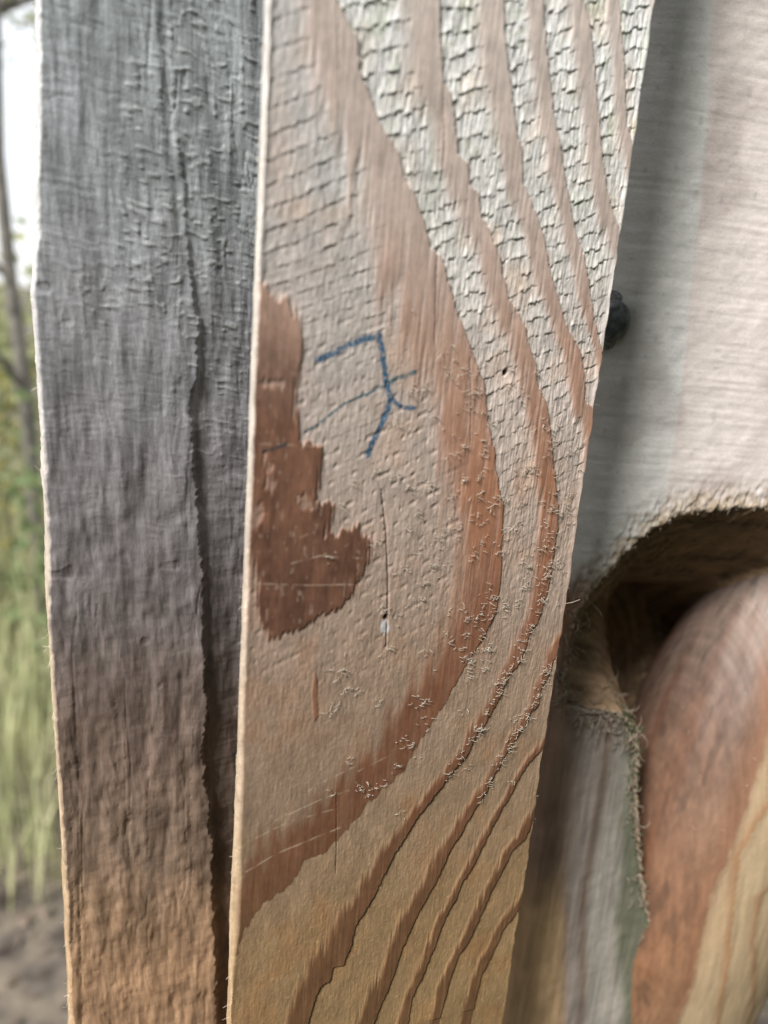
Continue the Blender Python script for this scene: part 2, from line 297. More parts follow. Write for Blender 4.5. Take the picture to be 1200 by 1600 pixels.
def board_relief(u, z):
    ds, late, phase, ring, W = fields(u, z)
    early = 1-late
    blob = 1-sstep(-.5, .35, sdf(u, z, BLOB)+1.9*noise(u*1.5, z*.10, 71)+1.0*noise(u*4, z*.35, 72))
    for p in LIGHT: blob = blob*(.35+.65*sstep(-.6, .9, sdf(u, z, p)+1.6*noise(u*1.6, z*.5, 73)+.8*noise(u*4, z*1.5, 74)))
    sl = 1-sstep(-.15, .25, sdf(u, z, SLIVER))
    inner = (ds[0] < 0)
    late2 = np.maximum(np.maximum(late, blob), sl*.9); early = 1-late2
    # saw-tooth tear-out: tufts that lift downward and break off
    colw = u*np.where(inner, .85, .58)+1.8*noise(u*.30, z*.035, 80)+.4*noise(u*.9, z*.22, 79)
    ci = np.floor(colw)                                  # bundles of fibre
    per = np.where(inner, np.interp(z, [60, 110], [3.5, 4.0]), 4.4); jf = np.where(inner, .35, 1.)
    q = (z-.40*u)/per+jf*((_h(ci, ci*0, 82)-.5)*.34+.45*noise(u*.10, z*.06, 81)+.16*noise(u*1.3, z*.5, 84))
    row = np.floor(q)
    f = 1-(q-row)                                        # 0 at the top of a tuft, 1 at its lip
    pick = _h(ci, row, 83)
    amp = np.where(pick > np.where(inner, .45, .27), .35+.8*_h(ci, row, 85), .05)
    amp = amp*np.clip(1.08-(2*np.abs(colw-ci-.5))**3, 0, 1)
    cover = np.where(inner, np.interp(z, [-45, -25, 0, 38, 62, 115], [0, .08, .16, .35, .95, .85]), np.interp(z, [-30, -5, 25, 70, 110], [0, .22, .65, .95, 1.]))
    A = early*cover*amp
    lip = np.clip(f, 0, 1)**2.2*(1-sstep(.94, 1., f))
    bris = noise(u*3.4, z*.33, 91)+.7*noise(u*7, z*.6, 92)
    h = -early*(np.interp(z, [-60, -10], [0, .22])+np.where(ring <= 1, .05, np.interp(z, [-60, -10], [.12, .07]))+.16*W*np.where(inner, .5, 1.0))
    h = h+.05*fbm(u*2.2, z*1.6, 90)*early
    h = h+A*np.where(inner, .24, .36)*(lip-.30)-A*np.where(inner, .22, .18)*sstep(.12, .0, f)
    h = h+early*bris*(.03+.17*W*np.where(inner, .22, 1.))+.05*noise(u*1.5, z*.15, 93)*late2
    # weathered ridges at the foot: latewood stands proud, its outer side drops sharply
    low = sstep(-30, -75, z)
    h = h+low*late2*.22*np.where(inner, .0, 1.)
    h = h+.10*fbm(u*1.4, z*.5, 95)*early*(1-.5*low)+.25*fbm(u*.08, z*.04, 96)
    # dents left by the saw in the tan middle
    qd = (z-.40*u)/3.6; fd = np.abs(qd-np.round(qd))
    dent = np.where(inner, 1, .3)*sstep(.24, .05, fd)*sstep(.06, .26, noise(u*1.05, np.round(qd)*7.3, 97))*np.interp(z, [-50, -25, 10, 40, 60], [0, .6, 1, .8, .2])
    h = h-.17*dent*early
    for w, dk, ln in CRACKS:
        h = h-.4*dk*(1-sstep(w*.05, w*.13, dist(u, z, ln)+.08*noise(u*2, z*2, 98)))
    for (hx, hz), r in HOLES:
        rr = np.hypot((u-hx)*1.0, (z-hz)*.8)+.25*noise(u*2, z*2, 99); h = h-1.8*(1-sstep(r*.03, r*.11, rr))
    h = np.minimum(h, .9)
    edge = sstep(0, 1.2, u-u[:, :1])*sstep(0, 1.2, u[:, -1:]-u)
    h = h*(.35+.65*edge)
    return h, dict(late=late2, blob=blob, W=W, ds=ds, inner=inner, f=f, A=A, bris=bris, low=low, sl=sl, phase=phase)
EW = [(118, (.58, .58, .57)), (75, (.53, .52, .505)), (35, (.445, .385, .35)), (0, (.375, .295, .25)), (-40, (.30, .215, .16)), (-75, (.265, .185, .125)), (-115, (.265, .172, .092)), (-160, (.26, .17, .085))]  # weathered grey to honey, with the light's falloff down the face painted in
LW = [(118, (.53, .455, .415)), (75, (.47, .375, .33)), (45, (.39, .25, .19)), (10, (.33, .16, .095)), (-30, (.215, .095, .055)), (-70, (.15, .066, .036)), (-110, (.125, .060, .030)), (-160, (.13, .066, .031))]  # latewood tones, also carrying the painted top-to-bottom light falloff
def board_colour(u, z, a):
    late, W, inner = a['late'], a['W'], a['inner']
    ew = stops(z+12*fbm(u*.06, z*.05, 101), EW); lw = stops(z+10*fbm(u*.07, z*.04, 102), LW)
    # grey silvering is strongest on the eroded right-hand bands, pinker by the left edge
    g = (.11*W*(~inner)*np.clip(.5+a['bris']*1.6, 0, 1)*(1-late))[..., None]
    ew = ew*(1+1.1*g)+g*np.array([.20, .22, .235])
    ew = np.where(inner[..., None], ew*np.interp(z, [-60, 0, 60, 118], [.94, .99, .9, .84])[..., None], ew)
    left_pink = (inner*sstep(22, 5, u)*W)
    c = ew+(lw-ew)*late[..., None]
    c = mix(c, c*np.array([.97, .93, .93]), left_pink)
    b = stops(z, [(60, (.34, .23, .18)), (45, (.26, .165, .125)), (25, (.16, .080, .052)), (-30, (.125, .060, .038))])
    b = b*(1+.45*fbm(u*.22, z*.10, 105)+.35*noise(u*1.1, z*.5, 106))[..., None]; b = mix(b, (.30, .22, .17), sstep(.30, .48, noise(u*1.5, z*.55, 107)+.25*noise(u*5, z*2, 108))*.6)
    c = c+(b-c)*(a['blob']*np.interp(z, [30, 60], [1, .6]))[..., None]
    # algae caught on some tufts high on the board
    alg = sstep(.12, .42, noise(u*.25, z*.16, 111)+.5*noise(u*1.3, z*1.1, 112))*sstep(40, 110, z)*(1-late)*(~inner)
    c = mix(c, c*np.array([.72, .78, .64]), alg*.6)
    # broken fibre ends bleach pale
    tip = a['A']*sstep(.35, .8, a['f'])*sstep(.0, .3, a['bris'])
    c = c*(1+.22*tip[..., None])
    kk = np.where(inner, .55, 1.)*np.interp(z, [-60, 60], [.6, 1.]); c = c*(1+.30*kk*noise(u*2.6, z*.12, 121)+.24*kk*noise(u*6, z*.3, 122)*(1-late*.5)+.20*fbm(u*.30, z*.22, 123)+.14*fbm(u*1.2, z*.9, 124))[..., None]
    ww = fbm(u*.12, z*.10, 125)
    c = mix(c, c*np.array([1.10, .93, .80]), np.clip(ww*1.2, 0, 1)*(1-late))
    # faint pale rub marks
    for w, ln in SCRATCH:
        s = (1-sstep(w*.04, w*.14, dist(u, z, ln)+.10*noise(u*1.5, z*1.5, 131)))*sstep(-.28, .15, noise(u*.7, z*.7, 132))
        c = mix(c, (.46, .36, .28), s*.55)
    for w, dk, ln in CRACKS:
        s = 1-sstep(w*.05, w*.12, dist(u, z, ln)+.07*noise(u*2, z*2, 98)); c = mix(c, (.08, .04, .025), s*dk*.7)
    s = 1-sstep(-.1, .3, sdf(u, z, CHIP)+.3*noise(u*3, z*3, 133)); c = mix(c, (.44, .42, .42), s*.9)
    for (hx, hz), r in HOLES:
        s = 1-sstep(r*.05, r*.11, np.hypot(u-hx, (z-hz)*.8)+.2*noise(u*2, z*2, 99)); c = mix(c, (.02, .013, .012), s)
    # pitch dots in the honey wood
    pd = sstep(.34, .46, noise(u*1.1, z*.9, 141))*sstep(-60, -100, z)*(1-late)
    c = mix(c, (.40, .28, .16), pd*.45)
    v, k = ink_field(u, z); a['ink'] = v
    inkc = np.where((k == 0)[..., None], (.028, .088, .165), np.where((k == 1)[..., None], (.04, .10, .125), (.03, .035, .045)))
    gap = np.clip(.86+1.1*noise(u*2.2, z*2.2, 151)+.6*noise(u*6, z*1.5, 152), .15, 1)
    c = c+(inkc-c)*(v*gap)[..., None]
    return c
def board_side(z, y):
    c = stops(z, [(118, (.58, .56, .53)), (20, (.50, .45, .39)), (-40, (.42, .34, .26)), (-100, (.40, .30, .19)), (-150, (.35, .24, .14))])
    return c*(1+.5*noise(z*.25, y*1.4, 161)+.35*noise(z*1.5, y*4, 162))[..., None]
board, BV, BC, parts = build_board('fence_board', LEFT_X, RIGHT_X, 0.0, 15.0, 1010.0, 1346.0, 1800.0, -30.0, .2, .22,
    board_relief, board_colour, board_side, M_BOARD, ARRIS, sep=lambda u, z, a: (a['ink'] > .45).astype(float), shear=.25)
tag(board, 'pale sawn fence board with brown ring bands and a blue pen mark', 'board', 'upright fence boards')
ink = sub_mesh('ink_mark', BV, BC, parts['ink'], M_BOARD, board)
ink['label'] = 'blue ink scrawl like a crossed seven'
# torn fibres
def fibres_on(n, pick, yf, length, r, drift, seed):
    rg = np.random.default_rng(seed); out = []
    while len(out) < n:
        u, z = pick(rg)
        L = length*rg.uniform(.5, 1.5); a = rg.uniform(-.6, 3.6); dirn = np.array([math.cos(a), 0, math.sin(a)*.7-.2])
        bend = rg.normal(size=3)*.35
        p0 = np.array([u, yf(u, z)+.15, z+Z0]); pts = []
        for k in range(5):
            t = k/4.
            pts.append(p0+dirn*L*t+np.array([bend[0]*L*t*t, -drift*L*math.sin(t*2.4)-.05, bend[2]*L*t*t]))
        out.append((pts, [r*.9, r, r*.9, r*.7, r*.35]))
    return out
hcol = BV.reshape(-1, 3)
# sample surface depth of the board on a coarse lookup
def face_lookup(V, res=.5, lo=1010., x0=-5., nx=230, nz=700):
    T = np.full((nz, nx), 0.); ok = V[:, 1] < 6
    i = ((V[ok, 2]-lo)/res).astype(int); j = ((V[ok, 0]-x0)/res).astype(int)
    m = (i >= 0) & (i < nz) & (j >= 0) & (j < nx); T[i[m], j[m]] = V[ok][m][:, 1]
    return lambda u, z: float(T[int(min(max((z+Z0-lo)/res, 0), nz-1)), int(min(max((u-x0)/res, 0), nx-1))])
BY = face_lookup(hcol)
crest = [(RINGS[0], 13, -75, 40), (RINGS[1], 2.2, -75, 30), (RINGS[2], 2.2, -85, 20), (RINGS[3], 2, -85, 0)]
def pick_board(rg):
    while True:
        if rg.random() < .68:
            ln, off, a, b = crest[rg.choice(4, p=[.36, .30, .22, .12])]
            k = rg.integers(0, len(ln)-1); t = rg.random()
            x = ln[k][0]*(1-t)+ln[k+1][0]*t; z = ln[k][1]*(1-t)+ln[k+1][1]*t
            u = x-abs(rg.normal()*off*.6)-.8*rg.random(); z = z+rg.normal()*1.5
            if not (a < z < b): continue
        else:
            u = rg.uniform(20, 95); z = rg.normal()*28-8
            if u < 45 and rg.random() < .6: continue
        if 1 < u < 95: return u, z
_cl = [0, None]
def pick_cluster(rg):
    if _cl[0] <= 0: _cl[0] = int(rg.integers(1, 9)); _cl[1] = pick_board(rg)
    _cl[0] -= 1; u, z = _cl[1]
    return min(max(u+rg.normal()*.9, .8), 95.3), z+rg.normal()*.9
V, Fq = tubes(fibres_on(1150, pick_cluster, BY, 1.25, .085, .5, 3))
tag(mesh_obj('torn_fibres', V, Fq, M_FIBRE, board), kind='stuff')
rg = np.random.default_rng(5); hair = []
for k in range(95):
    z = rg.uniform(1040, 1330); left = rg.random() < .72
    x = -.6 if left else 95.8; sgn = -1 if left else 1; L = rg.uniform(.35, 1.4)*(1.6 if rg.random() < .08 else 1)
    y = rg.uniform(.5, 9) if left else rg.uniform(.1, 2.5)
    if left: x = .85+.245*y
    hair.append(([(x-sgn*.3, y, z), (x+sgn*L*.5, y-.1, z+rg.normal()*.12), (x+sgn*L, y-.15, z+rg.normal()*.35)], [.07, .06, .03]))
hair.append(([(95.5, .5, 1203-29), (98.5, .2, 1174.3), (101.5, .4, 1174.8)], [.13, .12, .07]))
V, Fq = tubes(hair); tag(mesh_obj('edge_hairs', V, Fq, M_FIBRE, board), kind='stuff')

# ================================================================== REAR DARK BOARD (left)
LE_Z = [a for a, b in LEDGE]; LE_X = [b for a, b in LEDGE]
YL = 45.0
DL = lambda z: np.interp(z-Z0, LE_Z, LE_X)+.5*noise(z*.15, z*0, 201)+.25*noise(z*.8, z*0, 202)
DR = lambda z: 28.0+0*z
WN_Z = [p[1] for p in WANE][::-1]; WN_X = [p[0] for p in WANE][::-1]
def dark_relief(u, z):
    wx = np.interp(z, WN_Z, WN_X)+1.1*noise(z*.22, z*0, 211)+.8*noise(z*.9, z*0, 212)+.4*noise(u*.5, z*2, 213)
    deep = np.interp(z, [-150, -90, -20, 40, 75, 120], [3.0, 3.2, 2.0, 1.6, .6, .2])
    past = u-wx
    h = -deep*sstep(-.5, 1.1, past)-np.interp(z, [-130, -60, 60, 100], [.20, .12, .07, .03])*np.clip(past, 0, 30)
    up = sstep(-40, 60, z)
    # upright furrow above the wane
    fx = np.interp(z, WN_Z, WN_X)-1.5
    h = h-1.0*np.exp(-((u-fx)/1.4)**2)*sstep(20, 60, z)*(.6+noise(u*.2, z*.1, 214))
    wz = z+2.2*fbm(u*.13, z*.11, 224)+.12*u; wu = u+2.5*fbm(u*.2+9, z*.09, 225)+.15*z
    rip = .9*noise(wu*.26, wz*.9, 221)+.7*noise(wu*.5+wz*.1, wz*1.7, 222)+.3*noise(wu*1.2+wz*.3, wz*2.9, 223)
    h = h+rip*(.06+.08*up)
    bump = sstep(.16, .44, noise(wu*.55, wz*1.25, 231))*sstep(-.1, .25, noise(u*.12, z*.08, 232)+.25*(u+12)/15)*up
    h = h+.24*bump
    dia = noise(u*.22-z*.06, z*.16+u*.12, 241)+.5*noise(u*.5-z*.1, z*.35+u*.2, 242)
    h = h+dia*.6*sstep(40, -20, z)+.16*noise(wu*1.1, z*.10, 243)+.5*fbm(u*.3, z*.06, 244)
    pit = sstep(.40, .47, noise(u*.22, z*.14, 251)); h = h-.22*pit
    chk = np.abs(noise((u+1.5*noise(u*.2, z*.05, 252))*.55, z*.018, 253)); h = h-.2*sstep(.028, .004, chk)*sstep(-.05, .2, noise(u*.15, z*.03, 254))
    return h, dict(past=past, up=up, bump=bump, dia=dia, rip=rip)
DK = [(118, (.25, .265, .285)), (60, (.215, .225, .24)), (10, (.185, .18, .19)), (-35, (.14, .125, .125)), (-75, (.145, .105, .085)), (-110, (.17, .122, .09)), (-135, (.25, .165, .105)), (-160, (.30, .19, .115))]
def dark_colour(u, z, a):
    c = stops(z+14*fbm(u*.10, z*.05, 261)+.25*(u+10), DK)
    c = c*(1+.5*noise((u+2*noise(u*.2,z*.06,267))*.8, z*.04, 262)+.25*noise(u*2.5+z*.1, z*.15, 263)+.5*fbm(u*.2, z*.10, 264))[..., None]
    alg = sstep(-.05, .35, noise(u*.10, z*.05, 271)+.02*(z-70)+.015*(u+15))*sstep(20, 80, z)
    c = mix(c, c*np.array([.88, 1.0, .92]), alg*.3)
    c = mix(c, (.05, .043, .042), sstep(0., 3, a['past'])*np.interp(z, [-130, -60, 0, 60], [.5, .35, .15, .05]))  # shade of the gap past the wane, painted dark
    c = mix(c, (.30, .32, .32), a['bump']*.5)  # glints on the bumps, painted as a paler tone
    return c
def dark_side(z, y):
    c = stops(z, [(118, (.50, .50, .50)), (20, (.46, .44, .42)), (-40, (.40, .32, .24)), (-150, (.38, .26, .15))])
    return c*(1+.5*noise(z*.2, y*.9, 281)+.3*noise(z*1.3, y*3, 282))[..., None]
dark, DV, DC, _ = build_board('fence_board', DL, DR, YL, 30.0, 990.0, 1352.0, 1800.0, -30.0, .34, .34, dark_relief, dark_colour, dark_side, M_DARK, lambda z: 1.3+0*z, shear=.035)
tag(dark, 'dark grey weathered fence board with rough rippled face, set back behind', 'board', 'upright fence boards')
hair = []
for k in range(46):
    z = rg.uniform(1000, 1340); x = float(DL(np.array([z]))[0]); L = rg.uniform(.6, 2.2)
    hair.append(([(x+.3, YL+rg.uniform(2, 10), z), (x-L*.5, YL+3, z+rg.normal()*.2), (x-L, YL+3, z+rg.normal()*.5)], [.10, .08, .04]))
V, Fq = tubes(hair); tag(mesh_obj('edge_hairs', V, Fq, M_FIBRE, dark), kind='stuff')

# ================================================================== POST WITH COPED NOTCH (right)
def post_surface():
    xs = np.arange(90, 262, .5); zs = np.arange(925, 1372, .5)
    u, z = np.meshgrid(xs, zs-Z0)
    base = 44-.28*(u-110)+.022*np.clip(146-u, 0, 60)**2
    rim = RIM
    s = sdf(u, z, rim)+1.1*fbm(u*.35, z*.35, 301)+.7*noise(u*1.6, z*1.6, 302)*sstep(-70, -30, z)
    ins = np.clip(-s, 0, 60)
    steep = np.interp(z, [-125, -50], [3.2, 1.02]); depth = np.minimum(steep*ins, 75)-.6*np.minimum(ins, 1.2)
    # lower cheek stands back a little behind the torn lip
    low = sstep(-30, -46, z+2.0*noise(u*.5, z*.3, 303)+.9*noise(u*1.8, z*.5, 304))*(s > -1)
    cheek = 4.0*low-2.5*np.exp(-((u-np.interp(z, [-230, -50], [150, 140]))/16)**2)*low
    rough = np.exp(-(np.maximum(s, 0)/7)**2)*sstep(-75, -25, z)
    lathe = .12*noise(u*.03+z*.02, z*.8+u*.02, 311)*(.5+noise(u*.04, z*.03, 310))*2+.07*noise(u*.09, z*1.7, 312)+.05*noise(u*.4, z*2.2, 313)
    h = lathe*(1-low)+.25*fbm(u*.2, z*.2, 314)+.5*noise(u*.12, z*.03, 317)*low+.18*noise(u*1.1, z*.06, 318)*low
    h = h+rough*(1.2*noise(u*.6, z*.35, 315)+1.0*noise(u*1.5, z*.6, 316)-.4)
    h = h+1.1*noise(u*.25, z*.25, 319)*sstep(0, 6, ins)+.6*noise(u*.9, z*.9, 320)*sstep(0, 3, ins)
    Yv = base+depth+cheek-h
    # colour
    px = np.interp(z, [p[1] for p in PINK][::-1], [p[0] for p in PINK][::-1])+.8*noise(z*.15, z*0, 321)
    c = np.zeros(u.shape+(3,)); c[:] = (.55, .535, .52)
    c = mix(c, (.55, .50, .475), sstep(-.6, .8, u-px))
    c = mix(c, (.55, .55, .535), sstep(.1, -.5, u-px)*sstep(.0, .5, noise(u*.05, z*.02, 322)+.25))
    c = c*(1+.12*noise(u*.05, z*.5, 323)+.10*noise(u*.3, z*1.4, 324)+.10*noise(u*.25, z*.1, 325))[..., None]
    sp = sstep(.34, .46, noise(u*.35, z*.5, 326)); c = mix(c, (.33, .31, .30), sp*.4); sm = sstep(.15, .45, fbm(u*.05, z*.04, 328)); c = mix(c, c*np.array([.82, .80, .80]), sm)
    tick = sstep(.40, .47, noise(u*1.1, z*.22, 329)); c = mix(c, (.30, .27, .25), tick*.2)
    c = mix(c, np.array((.30, .235, .17))*np.ones_like(c), rough*np.clip(.6+1.3*noise(u*.6, z*.6, 327), 0, 1))
    lowc = np.zeros_like(c); b1, b2, b3 = [np.interp(z, [p[1] for p in l][::-1], [p[0] for p in l][::-1])+.9*noise(u*0+z*.08, u*.1, 330+i) for i, l in enumerate(LOWB)]
    lowc[:] = (.22, .15, .11)
    lowc = mix(lowc, (.29, .25, .225), sstep(-6, 6, u-b1+2*noise(u*.4,z*.02,339))); lowc = mix(lowc, (.17, .125, .095), sstep(-3, 2, u-b2)*sstep(6, 1.5, u-b2))
    lowc = mix(lowc, (.26, .24, .21), sstep(0, 7, u-b2)); lowc = mix(lowc, (.11, .112, .08), sstep(-2, 6, u-b3+5*fbm(u*.3, z*.06, 335)))
    lowc = mix(lowc, lowc*np.array([.85, .55, .35]), sstep(-75, -48, z)*.7)
    lowc = mix(lowc, (.48, .33, .19), sstep(-150, -185, z)*sstep(2, -6, u-b1-2))  # patch of orange light low on the cheek, put into the colour
    lowc = lowc*(1+.35*noise(u*.8, z*.04, 336)+.25*noise(u*2.2, z*.15, 337)+.2*fbm(u*.15, z*.1, 338))[..., None]
    c = mix(c, lowc, low)
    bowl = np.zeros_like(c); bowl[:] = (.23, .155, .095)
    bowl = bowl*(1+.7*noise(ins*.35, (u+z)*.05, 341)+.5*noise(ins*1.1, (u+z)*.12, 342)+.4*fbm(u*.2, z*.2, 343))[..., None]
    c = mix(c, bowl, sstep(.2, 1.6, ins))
    lipm = np.exp(-(s/.9)**2)*sstep(-60, -20, z); c = mix(c, (.44, .36, .27), lipm*.7)
    return xs, zs, Yv, c
xs, zs, Yv, PC = post_surface()
nr, nc = Yv.shape
XX, ZZ = np.meshgrid(xs, zs)
V = np.stack([XX, Yv, ZZ], -1)
# wrap the sides back and carry the post up and down
lx = np.stack([np.full((nr, 1), 88.), np.full((nr, 1), 150.), ZZ[:, :1]], -1); rx = np.stack([np.full((nr, 1), 270.), np.full((nr, 1), 150.), ZZ[:, :1]], -1)
V = np.concatenate([lx, V, rx], 1); PC = np.concatenate([PC[:, :1], PC, PC[:, -1:]], 1)
top = V[-1:].copy(); top[..., 2] = 1830; bot = V[:1].copy(); bot[..., 2] = -30
V = np.concatenate([bot, V, top], 0); PC = np.concatenate([PC[:1], PC, PC[-1:]], 0)
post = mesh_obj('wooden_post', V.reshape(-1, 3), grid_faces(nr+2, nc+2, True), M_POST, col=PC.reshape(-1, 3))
tag(post, 'pale machined wooden post with a scooped notch, beside the marked board', 'post')
def PY(u, z):
    i = int(min(max((z+Z0-925)/.5, 0), nr-1)); j = int(min(max((u-90)/.5, 0), nc-1)); return float(Yv[i, j])
# torn fibres round the notch
rim = RIM
def rim_fibres(n, a, b, L, r, seed, spread=3., out=1.):
    rg = np.random.default_rng(seed); res = []
    for k in range(n):
        i = rg.integers(a, b); t = rg.random()
        u = rim[i][0]*(1-t)+rim[i+1][0]*t+rg.normal()*spread; z = rim[i][1]*(1-t)+rim[i+1][1]*t+rg.normal()*spread
        l = L*rg.uniform(.4, 1.6); a0 = rg.uniform(-2.6, -.4) if rg.random() < .7 else rg.uniform(0, 6.28)
        y = PY(u, z); c1 = rg.normal()*.8
        pts = [(u+l*t*math.cos(a0+c1*t), y-.1-out*l*.5*math.sin(t*2.2), z+Z0+l*t*math.sin(a0+c1*t)) for t in (0, .25, .5, .75, 1)]
        res.append((pts, [r, r, r*.9, r*.7, r*.3]))
    return res
V, Fq = tubes(rim_fibres(130, 1, 9, 1.5, .09, 11, 2.2, .35)); tag(mesh_obj('torn_fibres', V, Fq, M_FIBRE, post), kind='stuff')
V, Fq = tubes(rim_fibres(210, 10, 16, 5.0, .24, 12, 4.5, .7)+rim_fibres(150, 16, 20, 3.2, .20, 13, 2.2, .9), 4)
tag(mesh_obj('shredded_fibres', V, Fq, M_FIBRE_DULL, post), kind='stuff')
# moss between post and log
rg = np.random.default_rng(21); ms = []
for k in range(700):
    i = rg.integers(15, 20); t = rg.random()
    u = rim[i][0]*(1-t)+rim[i+1][0]*t+rg.normal()*1.6+1.2; z = rim[i][1]*(1-t)+rim[i+1][1]*t+rg.normal()*2
    y = PY(u, z); d = rg.normal(size=3)*.9; d[1] = -abs(d[1])
    p = np.array([u, y, z+Z0]); ms.append(([p, p+d*.5, p+d], [.22, .2, .06]))
V, Fq = tubes(ms); tag(mesh_obj('moss', V, Fq, M_MOSS, post), kind='stuff')

# ================================================================== ROUNDED LOG IN THE NOTCH
lcx, lcy, lcz, lrx, lry, lrz = LOG; lcz += 11
th = np.linspace(0, 2*math.pi, 420, endpoint=False); ph = np.linspace(-math.pi/2+.02, math.pi/2-.02, 420)
TH, PH = np.meshgrid(th, ph)
ux, uy, uz = np.cos(PH)*np.sin(TH), -np.cos(PH)*np.cos(TH), np.sin(PH)
LX, LY, LZ = lcx+lrx*ux, lcy+lry*uy, lcz+lrz*uz*np.where(uz < 0, 1.6, 1.)
LX = LX+.17*(np.maximum(LZ, 990)-1150)
lz = LZ-Z0
rj = .8*noise(LX*.8, lz*.15, 401)+.6*noise(LX*2, lz*.5, 402)
dl = []
for ln in LOGR:
    z1 = [p[1] for p in ln][::-1]; x1 = [p[0] for p in ln][::-1]
    dl.append(LX-np.interp(lz, z1, x1)+rj)                   # >0 to the right of the ring edge
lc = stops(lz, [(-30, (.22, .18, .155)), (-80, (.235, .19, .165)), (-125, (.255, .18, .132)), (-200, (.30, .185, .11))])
LU = np.where(TH > math.pi, TH-2*math.pi, TH)*lrx+.10*lz
band = noise(LU*.20, lz*.008, 411)+.7*noise(LU*.7, lz*.012, 412)
lc = lc*(1+.14*band+.10*noise(LU*2.2, lz*.03, 414)+.35*fbm(LU*.12, lz*.05, 415)+.25*fbm(LU*.5, lz*.3, 417))[..., None]; lc = mix(lc, lc*np.array([.85, .66, .56]), sstep(.0, .45, noise(LU*.16+3, lz*.010, 413))*.7)
grime = sstep(.1, .45, fbm(LU*.25, lz*.09, 416)); lc = mix(lc, (.07, .055, .045), grime*.45)
rd1 = np.exp(-(np.minimum(dl[0], 0)/6)**2)*(dl[0] < 0); lc = mix(lc, (.20, .10, .055), rd1*.7*sstep(-45, -85, lz))
lc = mix(lc, np.array((.36, .275, .17))*np.ones_like(lc), sstep(-.6, 1.4, dl[0])*sstep(-50, -75, lz)*.85)
rd2 = np.exp(-(np.minimum(dl[1], 0)/2.6)**2)*(dl[1] < 0); lc = mix(lc, (.26, .125, .06), rd2*.75*sstep(-60, -95, lz))
rd3 = np.exp(-(np.minimum(dl[2], 0)/2.6)**2)*(dl[2] < 0); lc = mix(lc, (.25, .12, .06), rd3*.75*sstep(-60, -95, lz))
lc = mix(lc, lc*np.array([.62, .50, .45]), sstep(14, -10, LX-np.interp(lz, [-230, -130, -60, -20], [196, 206, 222, 240])))  # shaded left flank of the log, painted darker
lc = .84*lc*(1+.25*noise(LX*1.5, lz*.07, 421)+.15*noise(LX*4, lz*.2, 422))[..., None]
hl = .5*fbm(LX*.12, lz*.04, 431)+.25*noise(LX*1.2, lz*.05, 432)+sum(-.35*sstep(0, 1.5, d)*sstep(8, 1, d) for d in dl)*sstep(-50, -80, lz)
V = np.stack([LX+ux*hl, LY+uy*hl, LZ+uz*hl], -1).reshape(-1, 3)
Fq = grid_faces(420, 420, True)
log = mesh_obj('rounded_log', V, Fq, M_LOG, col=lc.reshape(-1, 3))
tag(log, 'orange brown rounded log end seated in the scooped notch of the post', 'log')
rg = np.random.default_rng(31); fl = []
for k in range(90):
    a, b = rg.uniform(-1.6, .2), rg.uniform(-.9, .9)
    n = np.array([math.cos(b)*math.sin(a), -math.cos(b)*math.cos(a), math.sin(b)]); p = np.array([lcx, lcy, lcz])+n*np.array([lrx, lry, lrz]); p[0] += .17*(p[2]-1150)
    d = rg.normal(size=3)*1.2; fl.append(([p, p+d*.5+n*.4, p+d+n*.2], [.07, .07, .03]))
V, Fq = tubes(fl); tag(mesh_obj('torn_fibres', V, Fq, M_FIBRE, log), kind='stuff')

# ================================================================== BOLT
def lathe(profile, n, axis_o, ax, mat, name, parent=None, jag=0.):
    ax = np.array(ax)/np.linalg.norm(ax); e1 = np.cross(ax, (0, 0, 1.)); e1 /= np.linalg.norm(e1); e2 = np.cross(ax, e1)
    V = []
    for (r, h) in profile:
        for k in range(n):
            t = 2*math.pi*k/n; rr = r*(1+jag*math.sin(5*t+h)+jag*.7*math.sin(11*t+1))
            V.append(np.array(axis_o)+ax*h+rr*(math.cos(t)*e1+math.sin(t)*e2))
    f = grid_faces(len(profile), n, True)
    return mesh_obj(name, np.array(V), f, mat, parent)
bo = np.array([BOLT[0], BOLT[1], BOLT[2]]); bax = (-.27, -.96, 0)
washer = lathe([(.01, .2), (9.3, .2), (9.6, .5), (9.5, 1.2), (8.8, 1.6), (4, 1.6), (.01, 1.6)], 40, bo, bax, M_RUST, 'bolt', jag=.015)
tag(washer, 'dark bolt head with chipped washer half hidden behind the marked board', 'bolt')
lathe([(6.2, 1.4), (6.6, 2.0), (6.6, 3.4), (6.2, 4.6), (5.2, 5.6), (3.4, 6.2), (.01, 6.4)], 40, bo, bax, M_IRON, 'head', washer, jag=.006)

